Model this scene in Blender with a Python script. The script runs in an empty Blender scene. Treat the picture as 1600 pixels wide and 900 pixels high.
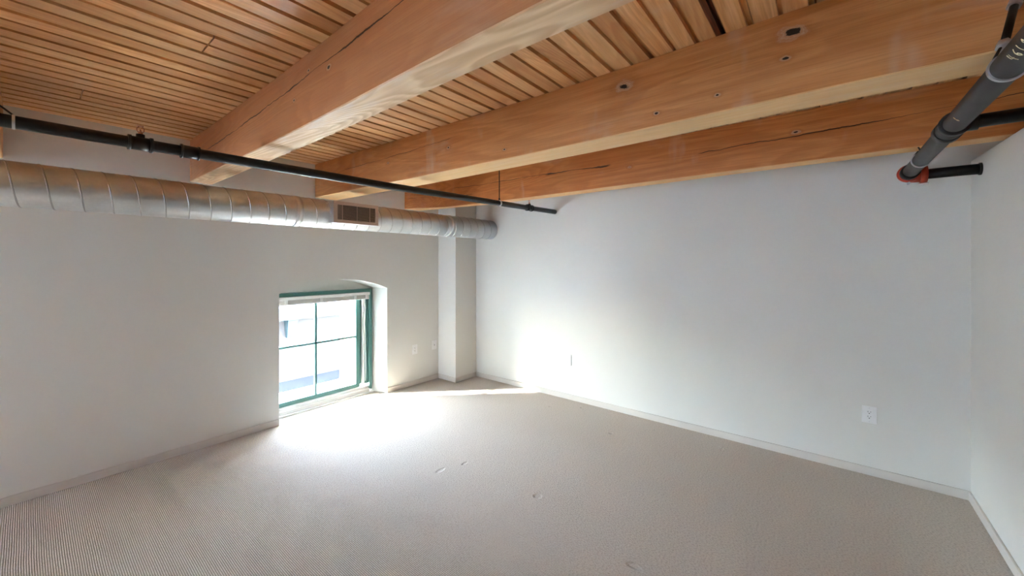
import bpy, bmesh, math, random
from mathutils import Vector, Matrix

random.seed(7)
S = bpy.context.scene
COL = S.collection

# ------------------------------------------------------------------ camera, light, exposure
cam_d = bpy.data.cameras.new('camera')
cam_d.sensor_width = 36.0
cam_d.lens = 610.0 / 1600.0 * 36.0
cam_d.shift_y = -40.0 / 1600.0
cam_d.clip_start = 0.02
cam_d.clip_end = 300
cam = bpy.data.objects.new('camera', cam_d)
COL.objects.link(cam)
cam.location = (0, 0, 1.5)
cam.rotation_euler = (math.radians(90), 0, math.radians(-51.2258))
S.camera = cam

S.view_settings.view_transform = 'Standard'
S.view_settings.look = 'None'
S.view_settings.exposure = 3.40
S.view_settings.gamma = 1.0
S.view_settings.use_curve_mapping = False
S.cycles.use_denoising = True
S.cycles.max_bounces = 14
S.cycles.diffuse_bounces = 8
S.cycles.glossy_bounces = 4
S.cycles.transparent_max_bounces = 8
S.cycles.sample_clamp_indirect = 6.0

SUN_EL = math.radians(22.5)
world = bpy.data.worlds.new('sky')
S.world = world
world.use_nodes = True
wn = world.node_tree
for n in list(wn.nodes):
    wn.nodes.remove(n)
sky = wn.nodes.new('ShaderNodeTexSky')
sky.sky_type = 'NISHITA'
sky.sun_disc = False
sky.sun_elevation = math.radians(48)      # high, hazy blue daylight
sky.sun_rotation = math.radians(-45)
sky.air_density = 1.0
sky.dust_density = 1.5
sky.ozone_density = 1.0
bgn = wn.nodes.new('ShaderNodeBackground')
bgn.inputs['Strength'].default_value = 2.0
hsv = wn.nodes.new('ShaderNodeHueSaturation')
hsv.inputs['Saturation'].default_value = 0.72
out = wn.nodes.new('ShaderNodeOutputWorld')
wn.links.new(sky.outputs[0], hsv.inputs['Color'])
wn.links.new(hsv.outputs[0], bgn.inputs['Color'])
wn.links.new(bgn.outputs[0], out.inputs['Surface'])

sun_d = bpy.data.lights.new('sun', 'SUN')
sun_d.energy = 10.0
sun_d.angle = math.radians(1.2)
sun_d.color = (1.0, 0.95, 0.86)
sun = bpy.data.objects.new('sun', sun_d)
COL.objects.link(sun)
sd = Vector((1, -1, -math.sqrt(2) * math.tan(SUN_EL))).normalized()
sun.rotation_euler = sd.to_track_quat('-Z', 'Y').to_euler()
sun.location = (-4, 12, 6)


LWY, LWZ, LWW, LWH = 3.15, 1.2, 1.4, 1.9     # light window added in the unseen left wall: centre Y, Z, width, height


def portal(name, loc, rot, sx, sy):
    l = bpy.data.lights.new(name, 'AREA')
    l.shape = 'RECTANGLE'
    l.size, l.size_y = sx, sy
    l.cycles.is_portal = True
    o = bpy.data.objects.new(name, l)
    COL.objects.link(o)
    o.location = loc
    o.rotation_euler = rot
    return o


portal('window_portal', (1.98, 4.90, 0.62), (math.radians(-90), 0, 0), 1.2, 1.4)
portal('added_window_portal', (-2.02, 4.90, 0.62), (math.radians(-90), 0, 0), 1.2, 1.4)  # serves the added second window, out of view
portal('added_side_window_portal', (-4.36, LWY, LWZ), (0, math.radians(-90), 0), LWH, LWW)  # serves the side window added for light


# ------------------------------------------------------------------ node helper
class X:
    """tiny expression wrapper over math nodes"""
    def __init__(s, t, sock):
        s.t, s.s = t, sock

    def _m(s, op, b=None, c=None):
        n = s.t.nodes.new('ShaderNodeMath')
        n.operation = op
        s.t.links.new(s.s, n.inputs[0])
        for k, v in ((1, b), (2, c)):
            if v is None:
                continue
            if isinstance(v, X):
                s.t.links.new(v.s, n.inputs[k])
            else:
                n.inputs[k].default_value = v
        return X(s.t, n.outputs[0])

    def __add__(s, b): return s._m('ADD', b)
    __radd__ = __add__
    def __sub__(s, b): return s._m('SUBTRACT', b)
    def __mul__(s, b): return s._m('MULTIPLY', b)
    __rmul__ = __mul__
    def __truediv__(s, b): return s._m('DIVIDE', b)
    def abs(s): return s._m('ABSOLUTE')
    def sin(s): return s._m('SINE')
    def floor(s): return s._m('FLOOR')
    def fract(s): return s._m('FRACT')
    def sqrt(s): return s._m('SQRT')
    def pow(s, b): return s._m('POWER', b)
    def min(s, b): return s._m('MINIMUM', b)
    def max(s, b): return s._m('MAXIMUM', b)

    def ramp(s, a, b, lo=0.0, hi=1.0):
        n = s.t.nodes.new('ShaderNodeMapRange')
        n.interpolation_type = 'SMOOTHSTEP'
        s.t.links.new(s.s, n.inputs[0])
        for k, v in ((1, a), (2, b), (3, lo), (4, hi)):
            n.inputs[k].default_value = v
        return X(s.t, n.outputs[0])


class Mat:
    def __init__(s, name, rough=0.6, metal=0.0, spec=0.5):
        s.m = bpy.data.materials.new(name)
        s.m.use_nodes = True
        s.t = s.m.node_tree
        s.b = s.t.nodes['Principled BSDF']
        s.b.inputs['Roughness'].default_value = rough
        s.b.inputs['Metallic'].default_value = metal
        s.b.inputs['Specular IOR Level'].default_value = spec
        s.tc = s.t.nodes.new('ShaderNodeTexCoord')

    def xyz(s, src='Object'):
        n = s.t.nodes.new('ShaderNodeSeparateXYZ')
        s.t.links.new(s.tc.outputs[src], n.inputs[0])
        return [X(s.t, n.outputs[k]) for k in range(3)]

    def vec(s, a, b, c):
        n = s.t.nodes.new('ShaderNodeCombineXYZ')
        for k, v in enumerate((a, b, c)):
            if isinstance(v, X):
                s.t.links.new(v.s, n.inputs[k])
            else:
                n.inputs[k].default_value = v
        return n.outputs[0]

    def noise(s, v, scale=1.0, detail=3.0, rough=0.5, dist=0.0):
        n = s.t.nodes.new('ShaderNodeTexNoise')
        if v is not None:
            s.t.links.new(v, n.inputs['Vector'])
        n.inputs['Scale'].default_value = scale
        n.inputs['Detail'].default_value = detail
        n.inputs['Roughness'].default_value = rough
        n.inputs['Distortion'].default_value = dist
        return X(s.t, n.outputs['Fac'])

    def white(s, v):
        n = s.t.nodes.new('ShaderNodeTexWhiteNoise')
        s.t.links.new(v, n.inputs['Vector'])
        return X(s.t, n.outputs['Value'])

    def mix(s, f, a, b, mode='MIX'):
        n = s.t.nodes.new('ShaderNodeMix')
        n.data_type = 'RGBA'
        n.blend_type = mode
        n.clamp_factor = True
        if isinstance(f, X):
            s.t.links.new(f.s, n.inputs[0])
        else:
            n.inputs[0].default_value = f
        for k, v in ((6, a), (7, b)):
            if isinstance(v, tuple):
                n.inputs[k].default_value = (v[0], v[1], v[2], 1)
            else:
                s.t.links.new(v, n.inputs[k])
        return n.outputs[2]

    def color(s, c):
        if isinstance(c, tuple):
            s.b.inputs['Base Color'].default_value = (c[0], c[1], c[2], 1)
        else:
            s.t.links.new(c, s.b.inputs['Base Color'])

    def bump(s, h, strength=0.3, dist=0.01):
        n = s.t.nodes.new('ShaderNodeBump')
        n.inputs['Strength'].default_value = strength
        n.inputs['Distance'].default_value = dist
        s.t.links.new(h.s, n.inputs['Height'])
        s.t.links.new(n.outputs[0], s.b.inputs['Normal'])

    def rough(s, x):
        s.t.links.new(x.s, s.b.inputs['Roughness'])


def srgb(r, g, b):
    f = lambda c: (c / 255 / 12.92) if c / 255 <= 0.04045 else ((c / 255 + 0.055) / 1.055) ** 2.4
    return (f(r), f(g), f(b))


def plain(name, c, rough=0.6, metal=0.0, var=0.06, scale=8.0, bump=0.0, spec=0.5):
    m = Mat(name, rough, metal, spec)
    n = m.noise(m.tc.outputs['Object'], scale, 3)
    lo = tuple(v * (1 - var) for v in c)
    hi = tuple(min(1, v * (1 + var)) for v in c)
    m.color(m.mix(n.ramp(0.3, 0.7), lo, hi))
    if bump:
        m.bump(m.noise(m.tc.outputs['Object'], scale * 12, 3), bump, 0.002)
    return m.m


# ------------------------------------------------------------------ materials
M = {}
# painted plaster wall
m = Mat('wall_paint', 0.55, 0, 0.35)
n = m.noise(m.tc.outputs['Object'], 1.3, 4)
m.color(m.mix(n.ramp(0.3, 0.7), (0.672, 0.668, 0.630), (0.698, 0.694, 0.658)))
m.bump(m.noise(m.tc.outputs['Object'], 90, 3), 0.06, 0.002)
M['wall'] = m.m
M['trim'] = plain('baseboard_paint', (0.61, 0.575, 0.53), 0.4, 0, 0.03, 3)

# carpet: loop pile in rows running toward the window wall
m = Mat('loop_carpet', 0.95, 0, 0.1)
x, y, z = m.xyz()
P = 0.0082
wob = m.noise(m.vec(x * 3, y * 3, 0), 1.0, 2)
row = ((x + wob * 0.006) * (2 * math.pi / P)).sin()              # rows
loops = m.noise(m.vec(x / P * 1.05, y / P * 0.8, 0), 1.0, 3.0, 0.65)
left = x.ramp(0.6, 2.4, 1.0, 0.25)                                # rows read crisper at the left
fine = m.noise(m.vec(x * 260, y * 170, 0), 1.0, 2.0, 0.6)
h = row * 0.55 * left + loops * 2.4 + fine * 0.7
big = m.noise(m.vec(x, y, 0), 0.9, 3)
c1 = m.mix(big.ramp(0.3, 0.7), (0.645, 0.580, 0.510), (0.68, 0.615, 0.545))
gap = (row.ramp(-1.0, 0.3, 1, 0) * left)  # shade between the pile rows, put into the colour
c2 = m.mix(gap * 0.92, c1, (0.20, 0.165, 0.13))
c2 = m.mix(loops.ramp(0.28, 0.62, 0.60, 0.0), c2, (0.34, 0.29, 0.24))
m.color(c2)
dents = [(1.871, 2.166, .045, .020), (2.057, 1.442, .032, .030), (1.882, 0.74, .022, .040), (3.217, 1.467, .022, .022),
         (3.594, 1.963, .02, .02), (3.498, 0.649, .03, .012), (3.421, 2.235, .02, .02), (2.05, 2.10, .03, .015)]
for (dx, dy, rx, ry) in dents:
    d = (((x - dx) / rx).pow(2.0) + ((y - dy) / ry).pow(2.0)).sqrt()
    h = h - d.ramp(0.5, 1.15, 4.0, 0.0)
m.bump(h, 0.85, 0.0034)
M['carpet'] = m.m


def wood(name, along, base, light, dark, contour=26.0, side_seed=0.0, cracks=(), knots=(), pale=0.25,
         pale_col=(0.60, 0.47, 0.36), rough=0.5, stretch=0.55, streak=0.5, under=None):
    """along = 'X' or 'Y'. cracks: (a0,a1,z0,slope,width); knots: (a, z, size)"""
    m = Mat(name, rough, 0, 0.35)
    x, y, z = m.xyz()
    a, c = (y, x) if along == 'Y' else (x, y)
    v = m.vec(a * stretch + side_seed, c * 4.2, z * 4.2)
    n1 = m.noise(v, 1.0, 2.0, 0.45, 0.3)
    rings = (n1 * contour).fract()
    ring = rings.ramp(0.0, 0.75) * rings.ramp(0.78, 1.0, 1.0, 0.0)
    fib = m.noise(m.vec(a * 5.0, c * 190, z * 190), 1.0, 3.0, 0.6)
    med = m.noise(m.vec(a * 1.2 + 7, c * 30, z * 30), 1.0, 3.0, 0.55)
    blot = m.noise(m.vec(a * 1.7 + 3 + side_seed, c * 2.6, z * 5.0), 1.0, 4.0, 0.6)
    cc = m.mix(med.ramp(0.3, 0.7), base, light)
    cc = m.mix(ring * streak, cc, dark)
    cc = m.mix(fib.ramp(0.35, 0.75) * 0.40, cc, dark)
    smear = m.noise(m.vec(a * 4.5 + side_seed, c * 1.2, z * 1.6), 1.0, 3.0, 0.6)
    cc = m.mix(smear.ramp(0.60, 0.74) * pale, cc, pale_col)
    cc = m.mix(blot.ramp(0.56, 0.80) * pale, cc, pale_col)
    dk = m.noise(m.vec(a * 0.9 + 11, c * 1.5, z * 2.0 + side_seed), 1.0, 3.0, 0.5)
    cc = m.mix(dk.ramp(0.50, 0.75) * 0.30, cc, tuple(q * 0.62 for q in base))
    h = fib * 0.4 + ring * 0.5
    if knots:
        for (ka, kz, ks) in knots:
            wob2 = m.noise(m.vec(a * 22, c * 22, z * 40), 1.0, 3.0, 0.6)
            d = (((a - ka) / (ks * 1.7)).pow(2.0) + ((z - kz) / ks).pow(2.0)).sqrt() + (wob2 - 0.5) * 2.2
            cc = m.mix(d.ramp(0.9, 3.2, 0.55, 0.0), cc, dark)
            rr = (d * 3.0).fract().ramp(0.1, 0.9)
            cc = m.mix(d.ramp(0.9, 1.7, 0.55, 0.0) * (rr * 0.6 + 0.4), cc, tuple(min(1, q * 1.05) for q in pale_col))
            cc = m.mix(d.ramp(0.42, 0.70, 1.0, 0.0), cc, (0.018, 0.010, 0.006))
    if cracks:
        wv = m.noise(m.vec(a * 5.0, 0.3, 0.7), 1.0, 4.0, 0.65)
        wv2 = m.noise(m.vec(a * 3.0 + 9, 0.3, 0.7), 1.0, 2.0)
        for (a0, a1, z0, sl, w) in cracks:
            d = (z - (a * sl) - z0 - (wv - 0.5) * 0.035).abs()
            wdt = (wv2.ramp(0.32, 0.62) * w) + w * 0.25
            k = (d / wdt).ramp(0.6, 1.2, 1.0, 0.0)
            k = k * a.ramp(a0, a0 + 0.06) * a.ramp(a1 - 0.06, a1, 1.0, 0.0)
            cc = m.mix(k * 0.92, cc, (0.03, 0.014, 0.008))
            h = h - k * 3.0
    if under:
        pass
    m.color(cc)
    m.bump(h, 0.35, 0.002)
    m.rough(med.ramp(0.2, 0.8, rough - 0.08, rough + 0.1))
    return m, cc, x, y, z


B_base, B_light, B_dark = (0.42, 0.185, 0.075), (0.52, 0.25, 0.11), (0.24, 0.085, 0.030)


def beam_material(name, cracks, knots, seed, side=(B_base, B_light, B_dark), lit_under_cols=None, pale=0.35, under_streak=0.7, under_pale=0.15):
    """side faces carry the brown timber, the underside is coloured paler for floor bounce light"""
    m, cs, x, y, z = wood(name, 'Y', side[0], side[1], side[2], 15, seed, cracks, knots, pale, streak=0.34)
    ub, ul, ud = lit_under_cols
    v = m.vec(y * 0.55 + seed, x * 3.6, 0.4)
    n1 = m.noise(v, 1.0, 2.0, 0.4, 0.4)
    rings = (n1 * 34.0).fract()
    ring = rings.ramp(0.0, 0.7) * rings.ramp(0.75, 1.0, 1.0, 0.0)
    blot = m.noise(m.vec(y * 2.2 + seed, x * 9.0, 0), 1.0, 4.0, 0.6)
    med = m.noise(m.vec(y * 2.0, x * 40, 0), 1.0, 3.0, 0.6)
    cu = m.mix(med.ramp(0.3, 0.7), ub, ul)
    cu = m.mix(ring * under_streak, cu, ud)
    cu = m.mix(blot.ramp(0.5, 0.72) * under_pale, cu, (0.72, 0.62, 0.58))
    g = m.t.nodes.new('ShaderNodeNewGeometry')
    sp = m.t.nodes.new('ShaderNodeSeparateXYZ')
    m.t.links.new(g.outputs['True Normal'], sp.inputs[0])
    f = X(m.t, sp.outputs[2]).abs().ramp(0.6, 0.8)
    m.color(m.mix(f, cs, cu))  # downward faces lightened: floor bounce light put into the timber colour
    return m.m


# ceiling planks, running along X
m, cs, x, y, z = wood('plank_pine', 'X', (0.82, 0.43, 0.165), (0.90, 0.56, 0.27), (0.50, 0.19, 0.055), 22, 2.0,
                      pale=0.30, streak=0.38, rough=0.36, pale_col=(0.68, 0.52, 0.38))
plank = (((y - 0.034) / 0.1).floor())
bay = x.ramp(0.88, 0.89, 0.0, 1.0) + x.ramp(1.93, 1.94, 0.0, 1.0) * 2.0 + (y.ramp(2.0, 2.001) * y.ramp(2.2, 2.201, 1.0, 0.0) * x.ramp(0.504, 0.506))
rnd = m.white(m.vec(plank, bay.floor(), 1.0))
rnd2 = m.white(m.vec(plank, bay.floor(), 5.0))
cs = m.mix(rnd.ramp(0.0, 1.0, 0.0, 0.55), cs, (0.36, 0.13, 0.04), 'MIX')
cs = m.mix(rnd2.ramp(0.45, 1.0, 0.0, 0.45), cs, (0.70, 0.45, 0.23), 'MIX')
# the one charred reddish-black streak along a plank between the first two beams
st = m.noise(m.vec(x * 2.5, y * 60, 0), 1.0, 3.0)
burn = (y + (st - 0.5) * 0.016 - (x - 1.8) * 0.0).ramp(0.322, 0.330) * (y + (st - 0.5) * 0.016).ramp(0.362, 0.370, 1.0, 0.0) * x.ramp(0.96, 1.0) * x.ramp(1.9, 1.92, 1.0, 0.0)
fib = m.noise(m.vec(x * 8, y * 220, 0), 1.0, 3.0)
cs = m.mix(burn * 0.95, cs, m.mix(fib.ramp(0.4, 0.65), (0.035, 0.006, 0.004), (0.14, 0.025, 0.01)))
m.color(cs)
M['plank'] = m.m

M['groove'] = plain('groove_wood', (0.26, 0.10, 0.035), 0.7)

# galvanised duct metal
m = Mat('galvanised_steel', 0.34, 0.92, 0.5)
vo = m.t.nodes.new('ShaderNodeTexVoronoi')
vo.inputs['Scale'].default_value = 60
m.t.links.new(m.tc.outputs['Object'], vo.inputs['Vector'])
sp = m.noise(m.tc.outputs['Object'], 3.5, 4)
vv = X(m.t, vo.outputs['Distance'])
cc = m.mix(sp.ramp(0.3, 0.7), (0.66, 0.68, 0.69), (0.80, 0.81, 0.81))
cc = m.mix(vv.ramp(0.2, 0.7) * 0.15, cc, (0.55, 0.56, 0.58))
m.color(cc)
m.rough(sp.ramp(0.25, 0.75, 0.36, 0.48))
M['duct'] = m.m
M['seam'] = plain('duct_seam_steel', (0.42, 0.42, 0.42), 0.35, 0.9)
M['dark_pipe'] = plain('black_painted_steel', (0.004, 0.004, 0.0045), 0.42, 0.0, 0.2, 6, 0.05)
M['main_pipe'] = plain('dull_black_steel', (0.028, 0.025, 0.025), 0.45, 0.15, 0.45, 7, 0.08)
M['zinc'] = plain('zinc_plated_steel', (0.62, 0.63, 0.65), 0.32, 0.85)
M['red'] = plain('red_oxide_paint', (0.42, 0.045, 0.018), 0.45, 0.0, 0.15)
M['copper'] = plain('bronze_sprinkler', (0.55, 0.26, 0.17), 0.35, 0.8)
M['chalk'] = plain('yellow_paint_marker', (0.72, 0.62, 0.38), 0.7, 0, 0.1)
M['plate'] = plain('white_plastic', (0.80, 0.80, 0.80), 0.35, 0, 0.02)
M['slot'] = plain('outlet_slot_dark', (0.03, 0.03, 0.03), 0.6)
M['grille'] = plain('register_beige_metal', (0.56, 0.44, 0.38), 0.5, 0.1, 0.04)
M['void'] = plain('register_dark_inside', (0.02, 0.012, 0.010), 0.8)
M['teal'] = plain('teal_frame_paint', (0.075, 0.20, 0.175), 0.4, 0, 0.06)
M['vinyl'] = plain('white_vinyl', (0.72, 0.70, 0.68), 0.4, 0, 0.03)
M['vinyl_dim'] = plain('ivory_blind_slats', (0.56, 0.53, 0.50), 0.45, 0, 0.04)
M['brickwall'] = None
# exterior brick
m = Mat('exterior_brick', 0.85)
br = m.t.nodes.new('ShaderNodeTexBrick')
x, y, z = m.xyz()
m.t.links.new(m.vec(x, z, 0), br.inputs['Vector'])
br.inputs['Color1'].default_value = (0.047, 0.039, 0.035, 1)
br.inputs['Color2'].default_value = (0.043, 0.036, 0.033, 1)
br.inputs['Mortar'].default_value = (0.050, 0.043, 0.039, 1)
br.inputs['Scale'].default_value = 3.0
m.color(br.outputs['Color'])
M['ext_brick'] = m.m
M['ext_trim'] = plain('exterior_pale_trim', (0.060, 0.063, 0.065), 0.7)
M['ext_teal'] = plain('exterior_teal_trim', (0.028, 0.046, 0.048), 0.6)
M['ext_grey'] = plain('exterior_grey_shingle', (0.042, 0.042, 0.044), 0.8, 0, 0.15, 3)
m = Mat('light_absorbing_brick', 0.85)  # invented dark brick for the unseen walls, to soak up light
br = m.t.nodes.new('ShaderNodeTexBrick')
x, y, z = m.xyz()
m.t.links.new(m.vec(x + y, z, 0), br.inputs['Vector'])
br.inputs['Color1'].default_value = (0.30, 0.20, 0.15, 1)
br.inputs['Color2'].default_value = (0.24, 0.16, 0.125, 1)
br.inputs['Mortar'].default_value = (0.34, 0.31, 0.28, 1)
br.inputs['Scale'].default_value = 4.0
m.color(br.outputs['Color'])
M['absorbing_brick'] = m.m
M['ext_white'] = plain('sun_block_white', (0.75, 0.76, 0.78), 0.8)  # white so the added sun-blocking wall reflects sky light
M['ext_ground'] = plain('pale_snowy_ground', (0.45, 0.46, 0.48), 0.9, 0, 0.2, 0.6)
M['ext_branch'] = plain('bare_twigs', (0.12, 0.11, 0.12), 0.8)

# window glass: transparent with a faint reflection
gm = bpy.data.materials.new('window_glass')
gm.use_nodes = True
t = gm.node_tree
for nn in list(t.nodes):
    t.nodes.remove(nn)
o_ = t.nodes.new('ShaderNodeOutputMaterial')
tr = t.nodes.new('ShaderNodeBsdfTransparent')
tr.inputs[0].default_value = (0.93, 0.96, 0.955, 1)
gl = t.nodes.new('ShaderNodeBsdfGlossy')
gl.inputs['Roughness'].default_value = 0.02
lw = t.nodes.new('ShaderNodeLayerWeight')
pw = t.nodes.new('ShaderNodeMath'); pw.operation = 'POWER'
t.links.new(lw.outputs['Facing'], pw.inputs[0]); pw.inputs[1].default_value = 4.0
fr = t.nodes.new('ShaderNodeMath'); fr.operation = 'MULTIPLY_ADD'
t.links.new(pw.outputs[0], fr.inputs[0]); fr.inputs[1].default_value = 0.5; fr.inputs[2].default_value = 0.03
mx = t.nodes.new('ShaderNodeMixShader')
t.links.new(fr.outputs[0], mx.inputs[0])
t.links.new(tr.outputs[0], mx.inputs[1])
t.links.new(gl.outputs[0], mx.inputs[2])
t.links.new(mx.outputs[0], o_.inputs[0])
M['glass'] = gm


# ------------------------------------------------------------------ mesh helpers
def link(name, bm, mat, parent=None, smooth=False, mats=None, bevel=0.0):
    me = bpy.data.meshes.new(name)
    bmesh.ops.recalc_face_normals(bm, faces=bm.faces)
    bm.to_mesh(me)
    bm.free()
    o = bpy.data.objects.new(name, me)
    COL.objects.link(o)
    for mm in (mats or [mat]):
        me.materials.append(mm)
    if smooth:
        for p in me.polygons:
            p.use_smooth = True
        md = None
    if bevel:
        b = o.modifiers.new('bevel', 'BEVEL')
        b.width = bevel
        b.segments = 2
        b.limit_method = 'ANGLE'
    if parent is not None:
        o.parent = parent
    return o


def structure(o, label=None):
    o['kind'] = 'structure'
    if label:
        o['label'] = label
    return o


def thing(o, label, cat, group=None):
    o['label'] = label
    o['category'] = cat
    if group:
        o['group'] = group
    return o


def empty(name, loc):
    o = bpy.data.objects.new(name, None)
    COL.objects.link(o)
    o.location = loc
    o.empty_display_size = 0.1
    return o


def box(bm, a, b, mi=0):
    vs = [bm.verts.new((X_, Y_, Z_)) for X_ in (a[0], b[0]) for Y_ in (a[1], b[1]) for Z_ in (a[2], b[2])]
    idx = [(0, 1, 3, 2), (4, 6, 7, 5), (0, 4, 5, 1), (2, 3, 7, 6), (0, 2, 6, 4), (1, 5, 7, 3)]
    fs = []
    for f in idx:
        fc = bm.faces.new([vs[k] for k in f])
        fc.material_index = mi
        fs.append(fc)
    return fs


def B(*pairs):
    bm = bmesh.new()
    for a, b in pairs:
        box(bm, a, b)
    return bm


def tube(bm, pts, r, seg=20, caps=True, radii=None):
    """circular tube through pts"""
    pts = [Vector(p) for p in pts]
    rings = []
    up = None
    for i, p in enumerate(pts):
        if i == 0:
            d = pts[1] - pts[0]
        elif i == len(pts) - 1:
            d = pts[-1] - pts[-2]
        else:
            d = (pts[i + 1] - pts[i]).normalized() + (pts[i] - pts[i - 1]).normalized()
        d.normalize()
        if up is None:
            up = Vector((0, 0, 1)) if abs(d.z) < 0.9 else Vector((0, 1, 0))
        s = d.cross(up).normalized()
        u = s.cross(d).normalized()
        up = u
        rr = radii[i] if radii else r
        rings.append([bm.verts.new(p + (s * math.cos(2 * math.pi * k / seg) + u * math.sin(2 * math.pi * k / seg)) * rr) for k in range(seg)])
    for i in range(len(rings) - 1):
        for k in range(seg):
            f = bm.faces.new([rings[i][k], rings[i][(k + 1) % seg], rings[i + 1][(k + 1) % seg], rings[i + 1][k]])
            f.smooth = True
    if caps:
        bm.faces.new(rings[0][::-1])
        bm.faces.new(rings[-1])
    return bm


def T(pts, r, seg=20, radii=None):
    return tube(bmesh.new(), pts, r, seg, True, radii)


def ring(bm, c, axis, r_in, r_out, w, seg=32):
    """a flat band around an axis (vector) centred at c"""
    c = Vector(c)
    ax = Vector(axis).normalized()
    up = Vector((0, 0, 1)) if abs(ax.z) < 0.9 else Vector((0, 1, 0))
    s = ax.cross(up).normalized()
    u = s.cross(ax).normalized()
    L = []
    for k in range(seg):
        a = 2 * math.pi * k / seg
        d = s * math.cos(a) + u * math.sin(a)
        L.append([bm.verts.new(c + d * r_in - ax * w / 2), bm.verts.new(c + d * r_out - ax * w / 2),
                  bm.verts.new(c + d * r_out + ax * w / 2), bm.verts.new(c + d * r_in + ax * w / 2)])
    for k in range(seg):
        A, Bq = L[k], L[(k + 1) % seg]
        for j in range(4):
            bm.faces.new([A[j], A[(j + 1) % 4], Bq[(j + 1) % 4], Bq[j]])
    return bm


# ------------------------------------------------------------------ structure: floor
XL, XR = -4.2, 3.73
YW = 3.93          # window wall
YB = -0.714        # near partition wall
YREAR = -3.6
ZC = 2.465         # underside of ceiling planks
bm = bmesh.new()
box(bm, (XL - .1, YREAR - .1, -0.12), (XR + .1, YW + 0.18, 0))
structure(link('floor', bm, M['carpet']), 'light beige looped carpet floor with thin rows')

# ------------------------------------------------------------------ window wall with arched opening
WL, WR, SPR, APX = 1.462, 2.600, 1.207, 1.325
RL, RR = 1.44, 2.52      # where the reveals meet the window frame
YF = 4.11
bm = bmesh.new()
ZT = ZC + 0.10


def quad(bm, *p):
    return bm.faces.new([bm.verts.new(q) for q in p])


NA = 28
half = (WR - WL) / 2
rise = APX - SPR
rad = (half * half + rise * rise) / (2 * rise)


def arch(u, l, r, spr=SPR, apx=APX):
    """u in 0..1 across the opening"""
    xx = l + (r - l) * u
    hh = (r - l) / 2
    rs = apx - spr
    R_ = (hh * hh + rs * rs) / (2 * rs)
    dx = xx - (l + r) / 2
    return xx, apx - R_ + math.sqrt(max(0, R_ * R_ - dx * dx))


S2 = -4.0          # second window added along this wall, out of view, for side light
xe = XL
for sh in (S2, 0.0):
    quad(bm, (xe, YW, 0), (WL + sh, YW, 0), (WL + sh, YW, ZT), (xe, YW, ZT))
    xe = WR + sh
    for k in range(NA):
        x0_, z0_ = arch(k / NA, WL + sh, WR + sh)
        x1_, z1_ = arch((k + 1) / NA, WL + sh, WR + sh)
        quad(bm, (x0_, YW, z0_), (x1_, YW, z1_), (x1_, YW, ZT), (x0_, YW, ZT))
        x2_, z2_ = arch(k / NA, RL + sh, RR + sh)
        x3_, z3_ = arch((k + 1) / NA, RL + sh, RR + sh)
        quad(bm, (x0_, YW, z0_), (x2_, YF + .08, z2_), (x3_, YF + .08, z3_), (x1_, YW, z1_))
    quad(bm, (WL + sh, YW, 0), (RL + sh, YF + .08, 0), (RL + sh, YF + .08, SPR), (WL + sh, YW, SPR))
    quad(bm, (WR + sh, YW, 0), (RR + sh, YF + .08, 0), (RR + sh, YF + .08, SPR), (WR + sh, YW, SPR))
quad(bm, (xe, YW, 0), (XR, YW, 0), (XR, YW, ZT), (xe, YW, ZT))
# masonry behind the plaster (deep mill wall, square outer openings)
OL, OR_, OT = 1.44, 2.53, 1.32
YO = 4.88
box(bm, (XL - .3, YF + .08, -.6), (OL + S2, YO, ZT))
box(bm, (OR_ + S2, YF + .08, -.6), (OL, YO, ZT))
box(bm, (OR_, YF + .08, -.6), (XR + .3, YO, ZT))
for sh in (S2, 0.0):
    box(bm, (OL + sh, YF + .08, OT + .01), (OR_ + sh, YO, ZT))
    box(bm, (OL + sh, YF + .08, -.6), (OR_ + sh, YO, 0.0))
bmesh.ops.remove_doubles(bm, verts=bm.verts, dist=1e-5)
structure(link('wall_window', bm, M['wall']), 'cream wall with the deep arched window opening')

# column in the corner
structure(link('wall_column', B(((3.362, 3.605, 0), (XR + .02, YW + .02, ZT))), M['wall'], bevel=0.004), 'cream boxed column in the far corner')
# right wall
structure(link('wall_right', B(((XR, YREAR, 0), (XR + 0.15, YW + .05, ZT))), M['wall']), 'long cream wall with two outlets')
# near partition (top just under the beams)
bm = bmesh.new()
pr = [(2.45, 0), (XR, 0), (XR, 2.137), (2.45, 2.115)]
v0 = [bm.verts.new((px, YB, pz)) for px, pz in pr]
v1 = [bm.verts.new((px, YB - .12, pz)) for px, pz in pr]
bm.faces.new(v0[::-1]); bm.faces.new(v1)
for k in range(4):
    bm.faces.new([v0[k], v0[(k + 1) % 4], v1[(k + 1) % 4], v1[k]])
structure(link('wall_near', bm, M['wall']), 'pale partition wall at the right edge stopping under the beams')
bm = bmesh.new()
ly0, ly1, lz0, lz1 = LWY - LWW / 2, LWY + LWW / 2, LWZ - LWH / 2, LWZ + LWH / 2
for a, b in [((XL - .15, YREAR, 0), (XL, ly0, ZT)), ((XL - .15, ly1, 0), (XL, YW + .05, ZT)),
             ((XL - .15, ly0, 0), (XL, ly1, lz0)), ((XL - .15, ly0, lz1), (XL, ly1, ZT))]:
    box(bm, a, b)
structure(link('wall_left', bm, M['absorbing_brick']))  # unseen wall, brick invented to absorb light
structure(link('wall_rear', B(((XL - .15, YREAR - .15, 0), (XR + .15, YREAR, ZT))), M['absorbing_brick']))  # also unseen, in the same invented light-absorbing brick

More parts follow.
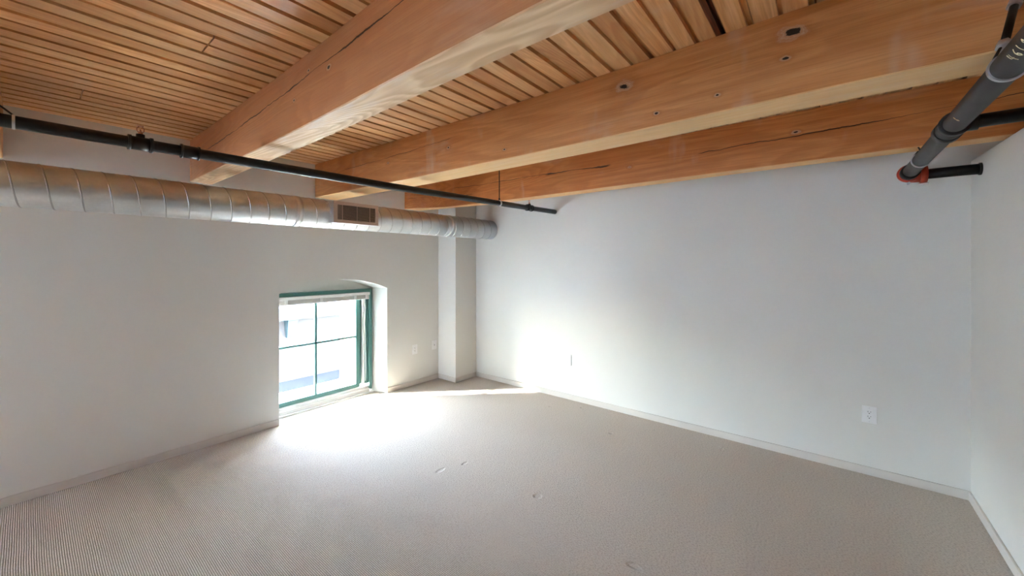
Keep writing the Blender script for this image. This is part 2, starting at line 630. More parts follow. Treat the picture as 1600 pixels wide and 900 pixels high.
# baseboards
BH, BT = 0.058, 0.012
structure(link('baseboard_window', B(((XL, YW - BT, 0), (WL, YW, BH)), ((WR, YW - BT, 0), (3.362, YW, BH))), M['trim'], bevel=.003), 'low painted baseboard under the window wall')
structure(link('baseboard_column', B(((3.362 - BT, 3.605 - BT, 0), (3.362, YW - BT, BH)), ((3.362, 3.605 - BT, 0), (XR, 3.605, BH))), M['trim'], bevel=.003), 'low painted baseboard around the corner column')
structure(link('baseboard_right', B(((XR - BT, YB, 0), (XR, 3.605 - BT, BH))), M['trim'], bevel=.003), 'low painted baseboard along the long right wall')
structure(link('baseboard_near', B(((2.45, YB, 0), (XR - BT, YB + BT, BH))), M['trim'], bevel=.003), 'low pale baseboard of the near partition')

# ------------------------------------------------------------------ ceiling: grooved planks
bm = bmesh.new()
Y0 = 0.034
k0 = math.floor((YREAR - Y0) / 0.2)
k1 = math.ceil((YW - Y0) / 0.2)
JOINT = {10: [0.506], 12: [-0.9], 7: [-0.35], 3: [-.6], 16: [0.2]}
for k in range(k0, k1):
    yb = Y0 + 0.2 * k - 0.008
    dz = 0.002 * math.sin(k * 12.9)
    xs = [XL - .05] + JOINT.get(k, []) + [XR + .1]
    for i in range(len(xs) - 1):
        xa = xs[i] + (0.003 if i else 0)
        xb = xs[i + 1] - (0.003 if i < len(xs) - 2 else 0)
        # profile from low Y: black gap, rebate, face, shallow groove, face
        prof = [(0.0075, 0.050), (0.0075, 0.019), (0.0245, 0.019), (0.0255, 0.0), (0.1015, 0.0), (0.1025, 0.017),
                (0.1175, 0.017), (0.1185, 0.0), (0.2, 0.0), (0.2, 0.050)]
        vs0 = [bm.verts.new((xa, yb + p, ZC + dz + q)) for p, q in prof]
        vs1 = [bm.verts.new((xb, yb + p, ZC + dz + q)) for p, q in prof]
        for j in range(len(prof) - 1):
            bm.faces.new([vs0[j], vs1[j], vs1[j + 1], vs0[j + 1]])
        bm.faces.new(vs0); bm.faces.new(vs1[::-1])
        bm.faces.new([vs0[-1], vs1[-1], vs1[0], vs0[0]])
box(bm, (XL - .15, YREAR - .15, ZC + 0.0535), (XR + .15, YW + .4, ZC + 0.09), 1)
structure(link('ceiling', bm, None, mats=[M['plank'], M['groove']]), 'orange pine plank ceiling with dark grooves')


# ------------------------------------------------------------------ timber beams
def interp(st, yy):
    st = sorted(st)
    if yy <= st[0][0]:
        return st[0][1:]
    for a, b in zip(st, st[1:]):
        if yy <= b[0]:
            u = (yy - a[0]) / (b[0] - a[0])
            u = u * u * (3 - 2 * u)
            return tuple(a[j] + (b[j] - a[j]) * u for j in range(1, len(a)))
    return st[-1][1:]


def beam(st, mat, label, name='timber_beam', y0=YREAR, y1=YW, top=ZC):
    bm = bmesh.new()
    c = 0.004
    N = 60
    prev = None
    for i in range(N + 1):
        yy = y0 + (y1 - y0) * i / N
        l, r, zb = interp(st, yy)
        pts = [(l, top), (l, zb + c), (l + c, zb), (r - c, zb), (r, zb + c), (r, top)]
        cur = [bm.verts.new((px, yy, pz)) for px, pz in pts]
        if prev:
            for j in range(6):
                bm.faces.new([prev[j], prev[(j + 1) % 6], cur[(j + 1) % 6], cur[j]])
        else:
            bm.faces.new(cur[::-1])
        prev = cur
    bm.faces.new(prev)
    o = link(name, bm, mat)
    thing(o, label, 'ceiling beam')
    return o


ZB = 2.14
mb1 = beam_material('beam_one_timber', [(0.3, 2.1, 2.427, -0.034, .0040), (2.0, 3.80, 2.425, -0.034, .0030)],
                    [(1.86, 2.385, .007), (1.66, 2.335, .009), (2.02, 2.290, .007)], 0.0,
                    lit_under_cols=((0.80, 0.56, 0.33), (0.86, 0.64, 0.42), (0.60, 0.36, 0.18)),
                    under_pale=0.5, side=((0.47, 0.195, 0.078), (0.52, 0.235, 0.10), (0.36, 0.13, 0.045)), pale=0.30)
mb2 = beam_material('beam_two_timber', [(2.0, 3.4, 2.40, -0.02, .0015)],
                    [(0.78, 2.375, .020), (0.105, 2.382, .020), (1.55, 2.20, .006), (2.05, 2.30, .009), (0.12, 2.29, .008), (0.62, 2.20, .006), (0.36, 2.215, .006), (2.75, 2.30, .008)], 4.3,
                    lit_under_cols=((0.84, 0.53, 0.24), (0.88, 0.58, 0.29), (0.74, 0.44, 0.18)), under_streak=0.15,
                    side=((0.60, 0.255, 0.082), (0.67, 0.32, 0.12), (0.38, 0.13, 0.034)), pale=0.5)
mb3 = beam_material('beam_three_timber', [(-3.0, 0.75, 2.316, -0.025, .0032), (1.40, 2.10, 2.300, 0.018, .008), (2.0, 3.3, 2.335, 0.003, .0022), (3.0, 3.9, 2.22, 0.01, .002)],
                    [(1.25, 2.28, .008), (0.15, 2.335, .010)], 8.1,
                    lit_under_cols=((0.80, 0.46, 0.19), (0.86, 0.54, 0.26), (0.64, 0.33, 0.12)), under_streak=0.2,
                    side=((0.55, 0.20, 0.055), (0.62, 0.26, 0.08), (0.32, 0.09, 0.022)), pale=0.3)
beam([(-4, .79, .93, ZB), (-1, .79, .937, ZB), (.6, .795, .935, ZB), (2.3, .82, .965, ZB), (3.93, .815, .962, ZB)], mb1,
     'thick brown timber beam nearest the left, with a long crack and underside painted paler as if lit from the floor')
beam([(-4, 1.845, 2.03, ZB), (-1, 1.845, 2.03, ZB), (0, 1.842, 2.03, ZB), (1.1, 1.862, 2.065, ZB), (2.33, 1.84, 2.065, ZB), (3.4, 1.80, 2.025, ZB), (3.93, 1.788, 2.005, ZB)], mb2,
     'middle timber beam with black knots on its side and underside painted tan as if lit from the floor')
beam([(-4, 3.09, 3.21, ZB), (0, 3.09, 3.22, ZB), (1.9, 3.10, 3.25, ZB), (2.9, 3.09, 3.215, ZB), (3.4, 3.04, 3.14, ZB), (3.93, 2.84, 3.06, ZB)], mb3,
     'reddish timber beam closest to the long right wall, end above the duct')
beam([(-4, -.29, -.10, ZB), (3.93, -.27, -.088, ZB)], mb2, 'timber beam cut off by the left edge of the view')

# ------------------------------------------------------------------ window joinery
win = structure(empty('window_1', (1.98, 4.15, 0)), 'low arched-recess window with teal frame')


def wpart(name, bm, mat, parent=win, bevel=0.0, smooth=False):
    o = link(name, bm, mat, None, smooth, bevel=bevel)
    o.parent = parent
    if parent is not None:
        root = parent
        off = Vector(root.location)
        while root.parent:
            root = root.parent
            off += Vector(root.location)
        o.matrix_parent_inverse = Matrix.Translation(-off)
    return o


FZ0, FZ1 = 0.016, 1.196
# tympanum board above the frame
bm = bmesh.new()
for k in range(NA):
    x0_, z0_ = arch(k / NA, RL, RR)
    x1_, z1_ = arch((k + 1) / NA, RL, RR)
    for yy in (YF + .07,):
        quad(bm, (x0_, yy, FZ1 - .02), (x1_, yy, FZ1 - .02), (x1_, yy, z1_), (x0_, yy, z0_))
bmesh.ops.remove_doubles(bm, verts=bm.verts, dist=1e-5)
bmesh.ops.solidify(bm, geom=bm.faces[:], thickness=0.01)
structure(link('trim_1', bm, M['wall']), 'white panel filling the arch above the teal window frame')
bm = B(((RL, YF, FZ1 - .035), (RR, YF + .085, FZ1)), ((RR - .034, YF, FZ0 + .02), (RR, YF + .085, FZ1 - .035)), ((RR - .08, YF + .028, FZ0 + .09), (RR - .034, YF + .085, FZ1 - .035)), ((2.394, YF + .07, .1), (2.425, YF + .085, FZ1 - .035)), ((RL, YF, FZ0 + .02), (RL + .034, YF + .085, FZ1 - .035)))
wpart('window_frame', bm, M['teal'], bevel=.003)
# inner stops
bm = B(((2.418, YF + .03, .10), (RR - .075, YF + .085, FZ1 - .035)), ((RL + .034, YF + .03, .10), (RL + .058, YF + .085, FZ1 - .035)),
       ((RL + .034, YF + .03, FZ1 - .06), (RR - .034, YF + .085, FZ1 - .035)))
wpart('jamb_liner', bm, M['vinyl'], bevel=.002)
# white ledge below the sash
bm = B(((RL, YF - .035, 0.0), (RR, YF + .10, .016)), ((RL, YF - .005, .016), (RR - .034, YF + .10, .046)), ((RL, YF + .018, .046), (RR - .034, YF + .10, .075)))
wpart('window_sill', bm, M['vinyl'], bevel=.003)
wpart('sill_track', B(((RL, YF - .006, .052), (RR - .05, YF + .006, .056)), ((RL, YF - .006, .036), (RR - .05, YF + .004, .039))), M['vinyl_dim'])
wpart('sill_latch', B(((1.895, YF - .006, .056), (1.925, YF + .012, .074))), M['vinyl'], bevel=.003)
# teal sash with muntins
SL, SR, SB, ST_ = RL + .06, 2.345, .078, 1.13
sash = empty('sash', (0, 0, 0))
sash.parent = win
sash.matrix_parent_inverse = Matrix.Translation(-Vector(win.location))


def spart(name, bm, mat, bevel=0.0):
    o = link(name, bm, mat, None, bevel=bevel)
    o.parent = sash
    return o


ys0, ys1 = YF + .045, YF + .08
spart('sash_rail', B(((SL - .05, ys0, SB), (SR + .05, ys1, SB + .042))), M['teal'], .003)
spart('sash_rail', B(((SL - .05, ys0, ST_), (SR + .05, ys1, ST_ + .04))), M['teal'], .003)
spart('sash_stile', B(((SR, ys0, SB + .042), (SR + .05, ys1, ST_))), M['teal'], .003)
spart('sash_stile', B(((SL - .05, ys0, SB + .042), (SL - .002, ys1, ST_))), M['teal'], .003)
spart('muntin', B(((1.891, ys0 + .004, SB + .042), (1.913, ys1 - .002, ST_))), M['teal'], .002)
spart('muntin', B(((SL, ys0 + .004, .646), (SR, ys1 - .002, .668))), M['teal'], .002)
spart('window_pane', B(((SL - .01, ys0 + .016, SB + .03), (SR + .01, ys0 + .019, ST_ + .01))), M['glass'])

# blind raised to the head of the window
bl = thing(empty('window_blind', (1.98, YF, 1.13)), 'white window blind pulled all the way up inside the teal frame', 'blind')


def bpart(name, bm, mat, bevel=0.0):
    return wpart(name, bm, mat, bl, bevel)


bpart('headrail', B(((RL + .036, YF - .022, 1.128), (RR - .040, YF + .025, 1.158))), M['vinyl'], .003)
bm = bmesh.new()
for k in range(9):
    z_ = 1.0925 + k * 0.0037
    box(bm, (RL + .05, YF - .022, z_), (RR - .050, YF + .024, z_ + .0024))
bpart('slat_stack', bm, M['vinyl_dim'])
bpart('bottom_rail', B(((RL + .05, YF - .020, 1.080), (RR - .050, YF + .020, 1.090))), M['vinyl'], .002)
for xx in (1.585, 1.925, 2.300, 2.435):
    bpart('bracket', B(((xx - .014, YF - .028, 1.084), (xx + .014, YF - .021, 1.13))), M['vinyl'], .002)
bpart('pull_cord', T([(2.418, YF - .02, 1.09), (2.420, YF - .022, .98), (2.414, YF - .02, .80), (2.424, YF - .018, .55), (2.430, YF - .016, .30), (2.428, YF - .012, .15)], .0032, 8), M['vinyl'])
bpart('tilt_wand', T([(2.385, YF - .024, 1.09), (2.388, YF - .026, 1.02), (2.396, YF - .026, .94)], .006, 8), M['vinyl'])

# joinery of the two windows added out of view to light the room
w2 = structure(empty('window_2_added', (S2 + 1.98, YF, 0)))  # added unseen window, lets in extra side light
wpart('window_frame', B(((RL + S2, YF, 0), (RR + S2, YF + .08, .12)), ((RL + S2, YF, 1.12), (RR + S2, YF + .08, 1.2)),
                        ((RL + S2, YF, .12), (RL + S2 + .1, YF + .08, 1.12)), ((RR + S2 - .12, YF, .12), (RR + S2, YF + .08, 1.12))), M['teal'], w2)
wpart('window_pane', B(((RL + S2 + .1, YF + .04, .12), (RR + S2 - .12, YF + .044, 1.12))), M['glass'], w2)
bm = bmesh.new()
for k in range(NA):
    x0_, z0_ = arch(k / NA, RL + S2, RR + S2)
    x1_, z1_ = arch((k + 1) / NA, RL + S2, RR + S2)
    quad(bm, (x0_, YF + .07, 1.18), (x1_, YF + .07, 1.18), (x1_, YF + .07, z1_), (x0_, YF + .07, z0_))
structure(link('trim_2', bm, M['wall']))
w3 = structure(empty('window_3_added', (XL - .08, LWY, 0)))  # added unseen window, lights the room from the left
bm = bmesh.new()
for k in range(5):
    yy = ly0 + (ly1 - ly0 - .05) * k / 4
    box(bm, (XL - .12, yy, lz0), (XL - .06, yy + .05, lz1))
box(bm, (XL - .12, ly0, lz0), (XL - .06, ly1, lz0 + .05))
box(bm, (XL - .12, ly0, lz1 - .05), (XL - .06, ly1, lz1))
wpart('window_frame', bm, M['teal'], w3)
wpart('window_pane', B(((XL - .09, ly0, lz0), (XL - .086, ly1, lz1))), M['glass'], w3)

# ------------------------------------------------------------------ outside
ext = thing(empty('brick_building', (6, 14, -5)), 'pale brick building with teal cornice seen through the window', 'building')
YE = 14.0


def epart(name, bm, mat, parent=ext, bevel=0.0):
    return wpart(name, bm, mat, parent, bevel)


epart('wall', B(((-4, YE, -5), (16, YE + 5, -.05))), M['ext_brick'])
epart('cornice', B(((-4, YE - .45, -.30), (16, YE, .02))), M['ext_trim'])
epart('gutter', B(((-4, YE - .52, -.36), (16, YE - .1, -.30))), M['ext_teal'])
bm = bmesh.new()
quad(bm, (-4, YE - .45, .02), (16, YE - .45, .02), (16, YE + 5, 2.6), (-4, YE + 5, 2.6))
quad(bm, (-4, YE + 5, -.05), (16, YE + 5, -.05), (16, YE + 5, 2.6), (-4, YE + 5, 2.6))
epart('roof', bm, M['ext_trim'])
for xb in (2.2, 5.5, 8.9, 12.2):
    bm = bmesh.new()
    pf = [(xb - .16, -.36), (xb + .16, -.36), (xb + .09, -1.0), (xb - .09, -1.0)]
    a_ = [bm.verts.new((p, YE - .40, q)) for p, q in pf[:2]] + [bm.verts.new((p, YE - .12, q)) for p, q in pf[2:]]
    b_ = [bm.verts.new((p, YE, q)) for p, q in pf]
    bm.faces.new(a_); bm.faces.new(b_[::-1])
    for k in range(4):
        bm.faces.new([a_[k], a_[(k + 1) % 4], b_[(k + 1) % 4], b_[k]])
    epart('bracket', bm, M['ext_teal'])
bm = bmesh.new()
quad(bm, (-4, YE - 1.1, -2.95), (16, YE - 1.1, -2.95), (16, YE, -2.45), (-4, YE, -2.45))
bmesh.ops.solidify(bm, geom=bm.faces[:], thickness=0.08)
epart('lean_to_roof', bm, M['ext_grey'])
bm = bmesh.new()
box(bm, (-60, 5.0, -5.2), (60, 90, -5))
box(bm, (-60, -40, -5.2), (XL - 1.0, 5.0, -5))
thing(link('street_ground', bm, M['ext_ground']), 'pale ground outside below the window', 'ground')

# unseen wall added to keep direct sun out of the added side window
thing(link('sun_block_wall', B(((-11.5, -12, -5), (-11, 14, 6.2))), M['ext_white']), 'unseen white wall added to block sun from the left side window', 'wall')

# bare shrub outside, low on the left of the window view
rs = random.Random(4)
bm = bmesh.new()
for k in range(34):
    p = Vector((4.15 + rs.uniform(-.4, .4), 11.6 + rs.uniform(-.3, .3), -5))
    pts = [p.copy()]
    d = Vector((rs.uniform(-.3, .3), rs.uniform(-.3, .3), 1)).normalized()
    for j in range(6):
        d = (d + Vector((rs.uniform(-.35, .35), rs.uniform(-.35, .35), rs.uniform(-.1, .2)))).normalized()
        p = p + d * .48
        pts.append(p.copy())
    tube(bm, pts, .02, 5, True, [.03, .026, .022, .018, .014, .010, .006])
thing(link('bare_shrub', bm, M['ext_branch']), 'leafless shrub outside at the lower left of the window', 'shrub')

# ------------------------------------------------------------------ spiral duct with register
DY, DZ, DR = 3.35, 1.914, 0.120
duct = thing(empty('air_duct', (0.4, DY, DZ)), 'round galvanised spiral duct running along the window wall above the window', 'duct')


def dpart(name, bm, mat, parent=duct, bevel=0.0):
    return wpart(name, bm, mat, parent, bevel)


dpart('duct_body', T([(XL + .01, DY, DZ), (0, DY, DZ), (2, DY, DZ), (XR - .004, DY, DZ)], DR, 72), M['duct'])
# spiral seam
bm = bmesh.new()
pitch = 0.118
x_s, prev = -0.9, None
nseg = 36
ph0 = 0.2
tot = int((XR - .02 - x_s) / pitch * nseg)
for i in range(tot + 1):
    ph = 2 * math.pi * i / nseg
    xx = x_s + pitch * i / nseg
    cur = []
    for (dx, dr) in ((-.0045, -.001), (-.002, .0028), (.002, .0028), (.0045, -.001)):
        a = ph + ph0
        rr = DR + dr
        # phase: top (z+) -> front (y-) -> bottom
        cur.append(bm.verts.new((xx + dx, DY - rr * math.sin(a), DZ + rr * math.cos(a))))
    if prev:
        for j in range(3):
            f = bm.faces.new([prev[j], prev[j + 1], cur[j + 1], cur[j]])
    prev = cur
dpart('spiral_seam', bm, M['seam'])
for xb in (1.36, 2.98):
    dpart('joint_band', T([(xb - .022, DY, DZ), (xb + .022, DY, DZ)], DR + .0032, 72), M['duct'])
# register
reg = empty('air_register', (1.805, 3.18, DZ))
reg.parent = duct
reg.matrix_parent_inverse = Matrix.Translation(-Vector(duct.location))
reg['label'] = 'beige metal air register with dark louvres on the duct front'
RX0, RX1, RZ0, RZ1, RYF = 1.598, 2.012, 1.832, 2.014, 3.176


def rpart(name, bm, mat, bevel=0.0):
    o = link(name, bm, mat, None, bevel=bevel)
    o.parent = reg
    o.matrix_parent_inverse = Matrix.Translation(-Vector(reg.location))
    return o


# fix nested offset: register parented with inverse so its own location is the world one
IN = 0.028
rpart('register_frame', B(((RX0, RYF, RZ0), (RX1, RYF + .008, RZ0 + IN)), ((RX0, RYF, RZ1 - IN), (RX1, RYF + .008, RZ1)),
                          ((RX0, RYF, RZ0 + IN), (RX0 + IN + .004, RYF + .008, RZ1 - IN)), ((RX1 - IN - .004, RYF, RZ0 + IN), (RX1, RYF + .008, RZ1 - IN))), M['grille'], .002)
bm = bmesh.new()
nl = 13
for k in range(nl):
    zc = RZ0 + IN + (RZ1 - RZ0 - 2 * IN) * (k + .5) / nl
    vs = [(RYF + .001, zc - .0013), (RYF + .001, zc + .0013), (RYF + .008, zc + .0022), (RYF + .008, zc + .0002)]
    a_ = [bm.verts.new((RX0 + IN, p, q)) for p, q in vs]
    b_ = [bm.verts.new((RX1 - IN, p, q)) for p, q in vs]
    for j in range(4):
        bm.faces.new([a_[j], a_[(j + 1) % 4], b_[(j + 1) % 4], b_[j]])
for xx in (RX0 + .075, (RX0 + RX1) / 2, RX1 - .085):
    box(bm, (xx - .0014, RYF + .0005, RZ0 + IN), (xx + .0014, RYF + .006, RZ1 - IN))
rpart('louvres', bm, M['grille'])
rpart('dark_throat', B(((RX0 + .012, RYF + .020, RZ0 + .012), (RX1 - .012, RYF + .024, RZ1 - .012))), M['void'])
bm = bmesh.new()
for a, b in [((RX0 + .002, RYF + .008, RZ0 + .002), (RX0 + .004, DY - .02, RZ1 - .002)), ((RX1 - .004, RYF + .008, RZ0 + .002), (RX1 - .002, DY - .02, RZ1 - .002)),
             ((RX0 + .002, RYF + .008, RZ0 + .002), (RX1 - .002, DY - .05, RZ0 + .004)), ((RX0 + .002, RYF + .008, RZ1 - .004), (RX1 - .002, DY - .02, RZ1 - .002))]:
    box(bm, a, b)
rpart('collar_box', bm, M['duct'])
bm = bmesh.new()
for a, b in [((RX0 - .022, 3.262, RZ0 - .004), (RX0 + .003, 3.266, RZ1 - .01))]:
    box(bm, a, b)
rpart('collar_flange', bm, M['duct'])

# ------------------------------------------------------------------ sprinkler branch pipe along the window wall
P1 = [(XL + .01, 2.47, 2.045), (-.6, 2.47, 2.046), (.8, 2.455, 2.046), (1.6, 2.445, 2.047), (2.75, 2.405, 2.058), (XR - .002, 2.375, 2.068)]


def p1(xx):
    for a, b in zip(P1, P1[1:]):
        if xx <= b[0]:
            u = (xx - a[0]) / (b[0] - a[0])
            return Vector(a) + (Vector(b) - Vector(a)) * u
    return Vector(P1[-1])


sp1 = thing(empty('sprinkler_pipe', (0.5, 2.46, 2.046)), 'long thin black sprinkler pipe crossing under the beams to the long right wall', 'pipe')


def q1(name, bm, mat, bevel=0.0, parent=sp1):
    return wpart(name, bm, mat, parent, bevel)


PR = 0.0255
q1('pipe_body', T(P1, PR, 24), M['dark_pipe'])
AX = (Vector(P1[2]) - Vector(P1[1])).normalized()


def fitting_tee(xx, s=1.0):
    c = p1(xx)
    bm = bmesh.new()
    tube(bm, [c - AX * .045 * s, c + AX * .045 * s], PR + .006 * s, 24)
    tube(bm, [c - AX * .052 * s, c - AX * .038 * s], PR + .011 * s, 24)
    tube(bm, [c + AX * .038 * s, c + AX * .052 * s], PR + .011 * s, 24)
    tube(bm, [c, c + Vector((0, 0, .052 * s))], .019 * s, 20)
    tee = q1('tee_fitting', bm, M['dark_pipe'])
    # upright head: body, two frame arms, deflector plate
    bm = bmesh.new()
    z0 = c.z + .050 * s
    tube(bm, [(c.x, c.y, z0), (c.x, c.y, z0 + .014 * s)], .010 * s, 12)
    for sgn in (-1, 1):
        tube(bm, [(c.x + sgn * .006 * s, c.y, z0 + .010 * s), (c.x + sgn * .015 * s, c.y, z0 + .022 * s), (c.x + sgn * .015 * s, c.y, z0 + .036 * s), (c.x + sgn * .004 * s, c.y, z0 + .048 * s)], .0025 * s, 8)
    tube(bm, [(c.x, c.y, z0 + .014 * s), (c.x, c.y, z0 + .030 * s)], .004 * s, 8, True, [.0055 * s, .003 * s])
    tube(bm, [(c.x, c.y, z0 + .046 * s), (c.x, c.y, z0 + .049 * s)], .015 * s, 16)
    q1('sprinkler_head', bm, M['copper'])


fitting_tee(0.33, .82)
fitting_tee(3.26, .80)
c = p1(.51)
bm = bmesh.new()
tube(bm, [c - AX * .035, c + AX * .035], PR + .005, 24)
tube(bm, [c - AX * .037, c - AX * .029], PR + .0085, 24)
tube(bm, [c + AX * .029, c + AX * .037], PR + .0085, 24)
q1('coupling', bm, M['dark_pipe'])


def hanger(bm, c, axis, r, ztop, w=.018, rod=.004, dx=0.0):
    ring(bm, c, axis, r, r + .0035, w)
    tube(bm, [(c[0] + dx, c[1], c[2] + r + .001), (c[0] + dx, c[1], c[2] + r + .012)], .008, 8)
    tube(bm, [(c[0] + dx, c[1], c[2] + r + .01), (c[0] + dx, c[1], ztop)], rod, 10)


c = p1(2.80)
bm = ring(bmesh.new(), c, AX, PR + .0002, PR + .004, .016)
q1('hanger_ring', bm, M['zinc'])
bm = bmesh.new()
tube(bm, [(c.x, c.y, c.z + PR), (c.x, c.y, c.z + PR + .02)], .009, 8)
tube(bm, [(c.x, c.y, c.z + PR), (c.x, c.y, ZC + .001)], .0045, 10)
q1('hanger_rod', bm, M['dark_pipe'])
c = p1(-.03)
q1('hanger_ring', ring(bmesh.new(), c, AX, PR + .0002, PR + .003, .008), M['zinc'])
q1('hanger_rod', T([(c.x, c.y, c.z + PR), (-.11, c.y, ZB + .002)], .0035, 10), M['dark_pipe'])

# ------------------------------------------------------------------ large sprinkler main at the right
def mp(xx):
    return Vector((xx, -.402 - 0.0 * xx, 2.052))


MR = 0.036
main = thing(empty('sprinkler_main', (2.4, -.40, 2.052)), 'thick dull black sprinkler pipe with chalked numbers at the upper right', 'pipe')


def q2(name, bm, mat, bevel=0.0):
    return wpart(name, bm, mat, main, bevel)


XE = 3.46
q2('pipe_body', T([mp(-.6), mp(1.5), mp(2.5), mp(XE)], MR, 32), M['main_pipe'])
# ring hangers
for xr, bot, top_, rr in ((1.735, (1.740, -.395, 2.116), (1.843, -.440, 2.275), .0095), (3.02, (3.03, -.402, 2.10), (3.11, -.402, 2.141), .0035)):
    q2('hanger_ring', ring(bmesh.new(), mp(xr), (1, 0, 0), MR + .0002, MR + .0048, .014), M['zinc'])
    for sg in (-1, 1):
        q2('hanger_bail', T([(xr, -.402 + sg * MR * .75, 2.052 + MR * .75), (xr, -.402 + sg * .012, bot[2]), (bot[0], bot[1], bot[2])], .0035, 8), M['dark_pipe'])
    q2('hanger_rod', T([bot, top_], rr, 12), M['dark_pipe'])
    dv = (Vector(top_) - Vector(bot)).normalized()
    q2('hanger_nut', T([Vector(bot) - dv * .010, Vector(bot) + dv * .012], rr * 1.7, 6), M['zinc'])
    if rr > .005:
        q2('hanger_nut', T([Vector(top_) - dv * .022, Vector(top_)], rr * 1.7, 6), M['zinc'])
# coupling + branch
XC = 2.39
bm = bmesh.new()
tube(bm, [mp(XC - .075), mp(XC + .065)], MR + .006, 32)
tube(bm, [mp(XC - .085), mp(XC - .060)], MR + .011, 32)
tube(bm, [mp(XC + .02), mp(XC + .072)], MR + .010, 32)
q2('coupling', bm, M['main_pipe'])
BXC = 2.36
q2('branch_pipe', T([(BXC, -.42, 2.06), (BXC, -.50, 2.06), (BXC, -3.55, 2.06)], .026, 24), M['dark_pipe'])
q2('branch_collar', T([(BXC, -.425, 2.06), (BXC, -.47, 2.06)], .034, 24), M['dark_pipe'])
# end coupling, red elbow with bolts, black outlet to the near partition wall
q2('end_coupling', T([mp(3.34), mp(3.44)], MR + .008, 32), M['main_pipe'])
bm = bmesh.new()
tube(bm, [mp(3.415), mp(3.47), (3.50, -.42, 2.050), (3.512, -.445, 2.050), (3.512, -.49, 2.050)], MR + .010, 28)
tube(bm, [(3.512, -.462, 2.050), (3.512, -.492, 2.050)], MR + .016, 28)
tube(bm, [mp(3.425), mp(3.448)], MR + .017, 28)
q2('red_elbow', bm, M['red'])['label'] = 'red painted elbow fitting'
for (bx, by) in ((3.437, -.402), (3.512, -.477)):
    for sg in (-1, 1):
        bm = bmesh.new()
        zc = 2.052 + sg * (MR + .024)
        if by > -.45:
            tube(bm, [(bx - .022, by, zc), (bx + .022, by, zc)], .0065, 8)
        else:
            tube(bm, [(bx, by - .022, zc), (bx, by + .022, zc)], .0065, 8)
        q2('bolt', bm, M['zinc'])
q2('outlet_pipe', T([(3.512, -.47, 2.050), (3.512, YB + .002, 2.050)], .031, 24), M['dark_pipe'])
q2('wall_flange', ring(bmesh.new(), (3.512, YB + .006, 2.050), (0, 1, 0), .028, .036, .010), M['dark_pipe'])

# chalked characters wrapped on the pipe
GLY = {
    '4': [[(0, 1), (.05, .45), (.6, .40)], [(.42, .95), (.40, .0)]],
    '-': [[(.1, .45), (.5, .45)]],
    '6': [[(.5, .95), (.15, .6), (.08, .25), (.3, .02), (.55, .2), (.45, .45), (.15, .38)]],
    'L': [[(.1, 1), (.12, .05), (.6, .08)]],
    '9': [[(.5, .6), (.3, .45), (.1, .65), (.25, .95), (.5, .85), (.5, .5), (.4, .0)]],
    '8': [[(.3, .5), (.1, .75), (.3, 1), (.5, .75), (.3, .5), (.08, .22), (.3, 0), (.55, .22), (.3, .5)]],
}


def wrap_text(bm, txt, x_start, hgt, a_mid, step):
    """characters follow the pipe axis toward -X, tall direction runs round the pipe"""
    cx = x_start
    for ch in txt:
        for st in GLY.get(ch, []):
            pts = []
            for (u, v) in st:
                xx = cx - u * hgt * .8
                a = a_mid + (v - .5) * hgt / MR
                pts.append((xx, -.402 + math.cos(a) * (MR + .0003), 2.052 + math.sin(a) * (MR + .0003)))
            fine_pts = []
            for p, q in zip(pts, pts[1:]):
                for k in range(4):
                    fine_pts.append(tuple(p[j] + (q[j] - p[j]) * k / 4 for j in range(3)))
            fine_pts.append(pts[-1])
            # push back to the surface
            fp = []
            for (xx, yy, zz) in fine_pts:
                v = Vector((0, yy + .402, zz - 2.052)).normalized() * (MR + .0004)
                fp.append((xx, -.402 + v.y, 2.052 + v.z))
            tube(bm, fp, .0011, 5)
        cx -= step


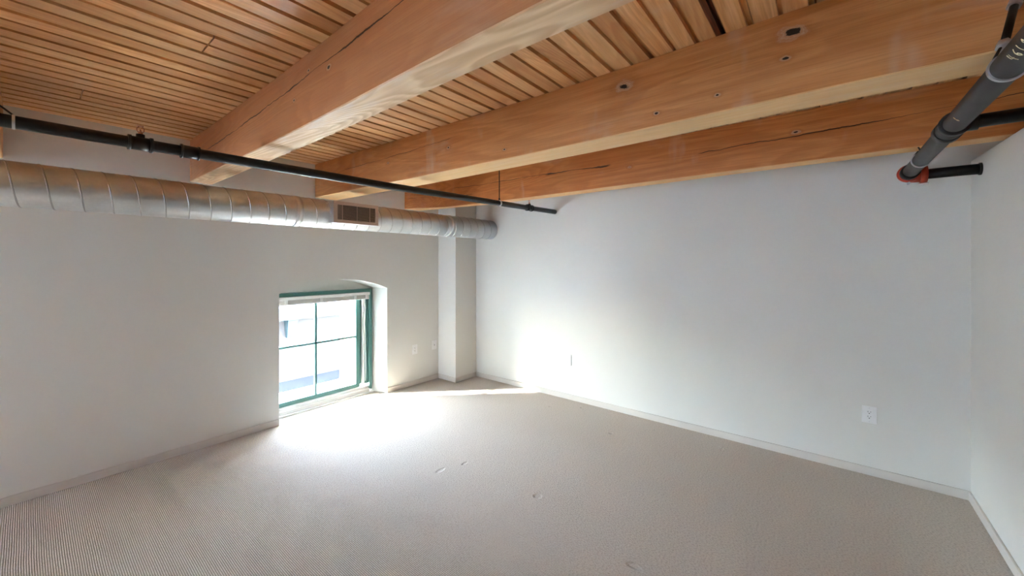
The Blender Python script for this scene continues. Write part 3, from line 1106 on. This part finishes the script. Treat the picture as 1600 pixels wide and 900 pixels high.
for txt, xs_, hh, am, stp in (('46L8', 1.600, .026, 318, .030), ('8', 2.155, .022, 318, .02)):
    bm = bmesh.new()
    wrap_text(bm, txt, xs_, hh, math.radians(am), stp)
    q2('chalk_marking', bm, M['chalk'])['label'] = 'hand-marked yellow characters'


# ------------------------------------------------------------------ outlets
def outlet(loc, rz, label, duplex=True):
    root = empty('wall_outlet' if duplex else 'data_jack', loc)
    root.rotation_euler = (0, 0, rz)
    thing(root, label, 'outlet' if duplex else 'data jack', None)
    W, Hh, D = .078, .118, .006

    def pp(name, bm, mat, parent=root, bevel=0.0, smooth=False):
        o = link(name, bm, mat, None, smooth, bevel=bevel)
        o.parent = parent
        return o
    # local frame: +X across, +Z up, -Y out of the wall
    pp('cover_plate', B(((-W / 2, -D, -Hh / 2), (W / 2, 0, Hh / 2))), M['plate'], bevel=.0025)
    if duplex:
        pp('receptacle_body', B(((-.0168, -D - .0018, -.034), (.0168, -D, .034))), M['plate'], bevel=.001)
        for s in (-1, 1):
            bm = bmesh.new()
            zc = s * .0165
            box(bm, (-.0085, -D - .0021, zc + .001), (-.0060, -D - .0017, zc + .010))
            box(bm, (.0060, -D - .0021, zc + .002), (.0085, -D - .0017, zc + .009))
            tube(bm, [(0, -D - .0021, zc - .006), (0, -D - .0017, zc - .006)], .0032, 10)
            pp('socket_slots', bm, M['slot'])
    else:
        pp('jack_insert', B(((-.010, -D - .0015, -.016), (.010, -D, .016))), M['plate'], bevel=.001)
        pp('jack_port', B(((-.0032, -D - .0019, -.011), (.0032, -D - .0014, .009))), M['slot'])
    for s in (-1, 1):
        pp('cover_screw', T([(0, -D - .0012, s * .048), (0, -D, s * .048)], .0028, 10), M['zinc'])
    return root


outlet((XR, -.240, .425), math.radians(-90), 'white duplex outlet on the long right wall, near the partition corner')
outlet((XR, 2.205, .430), math.radians(-90), 'white duplex outlet on the long right wall, nearer the corner column')
outlet((2.985, YW, .434), 0, 'white duplex outlet between the window and the corner column')
outlet((3.290, YW, .440), 0, 'white data jack plate with a dark port beside the corner column', False)
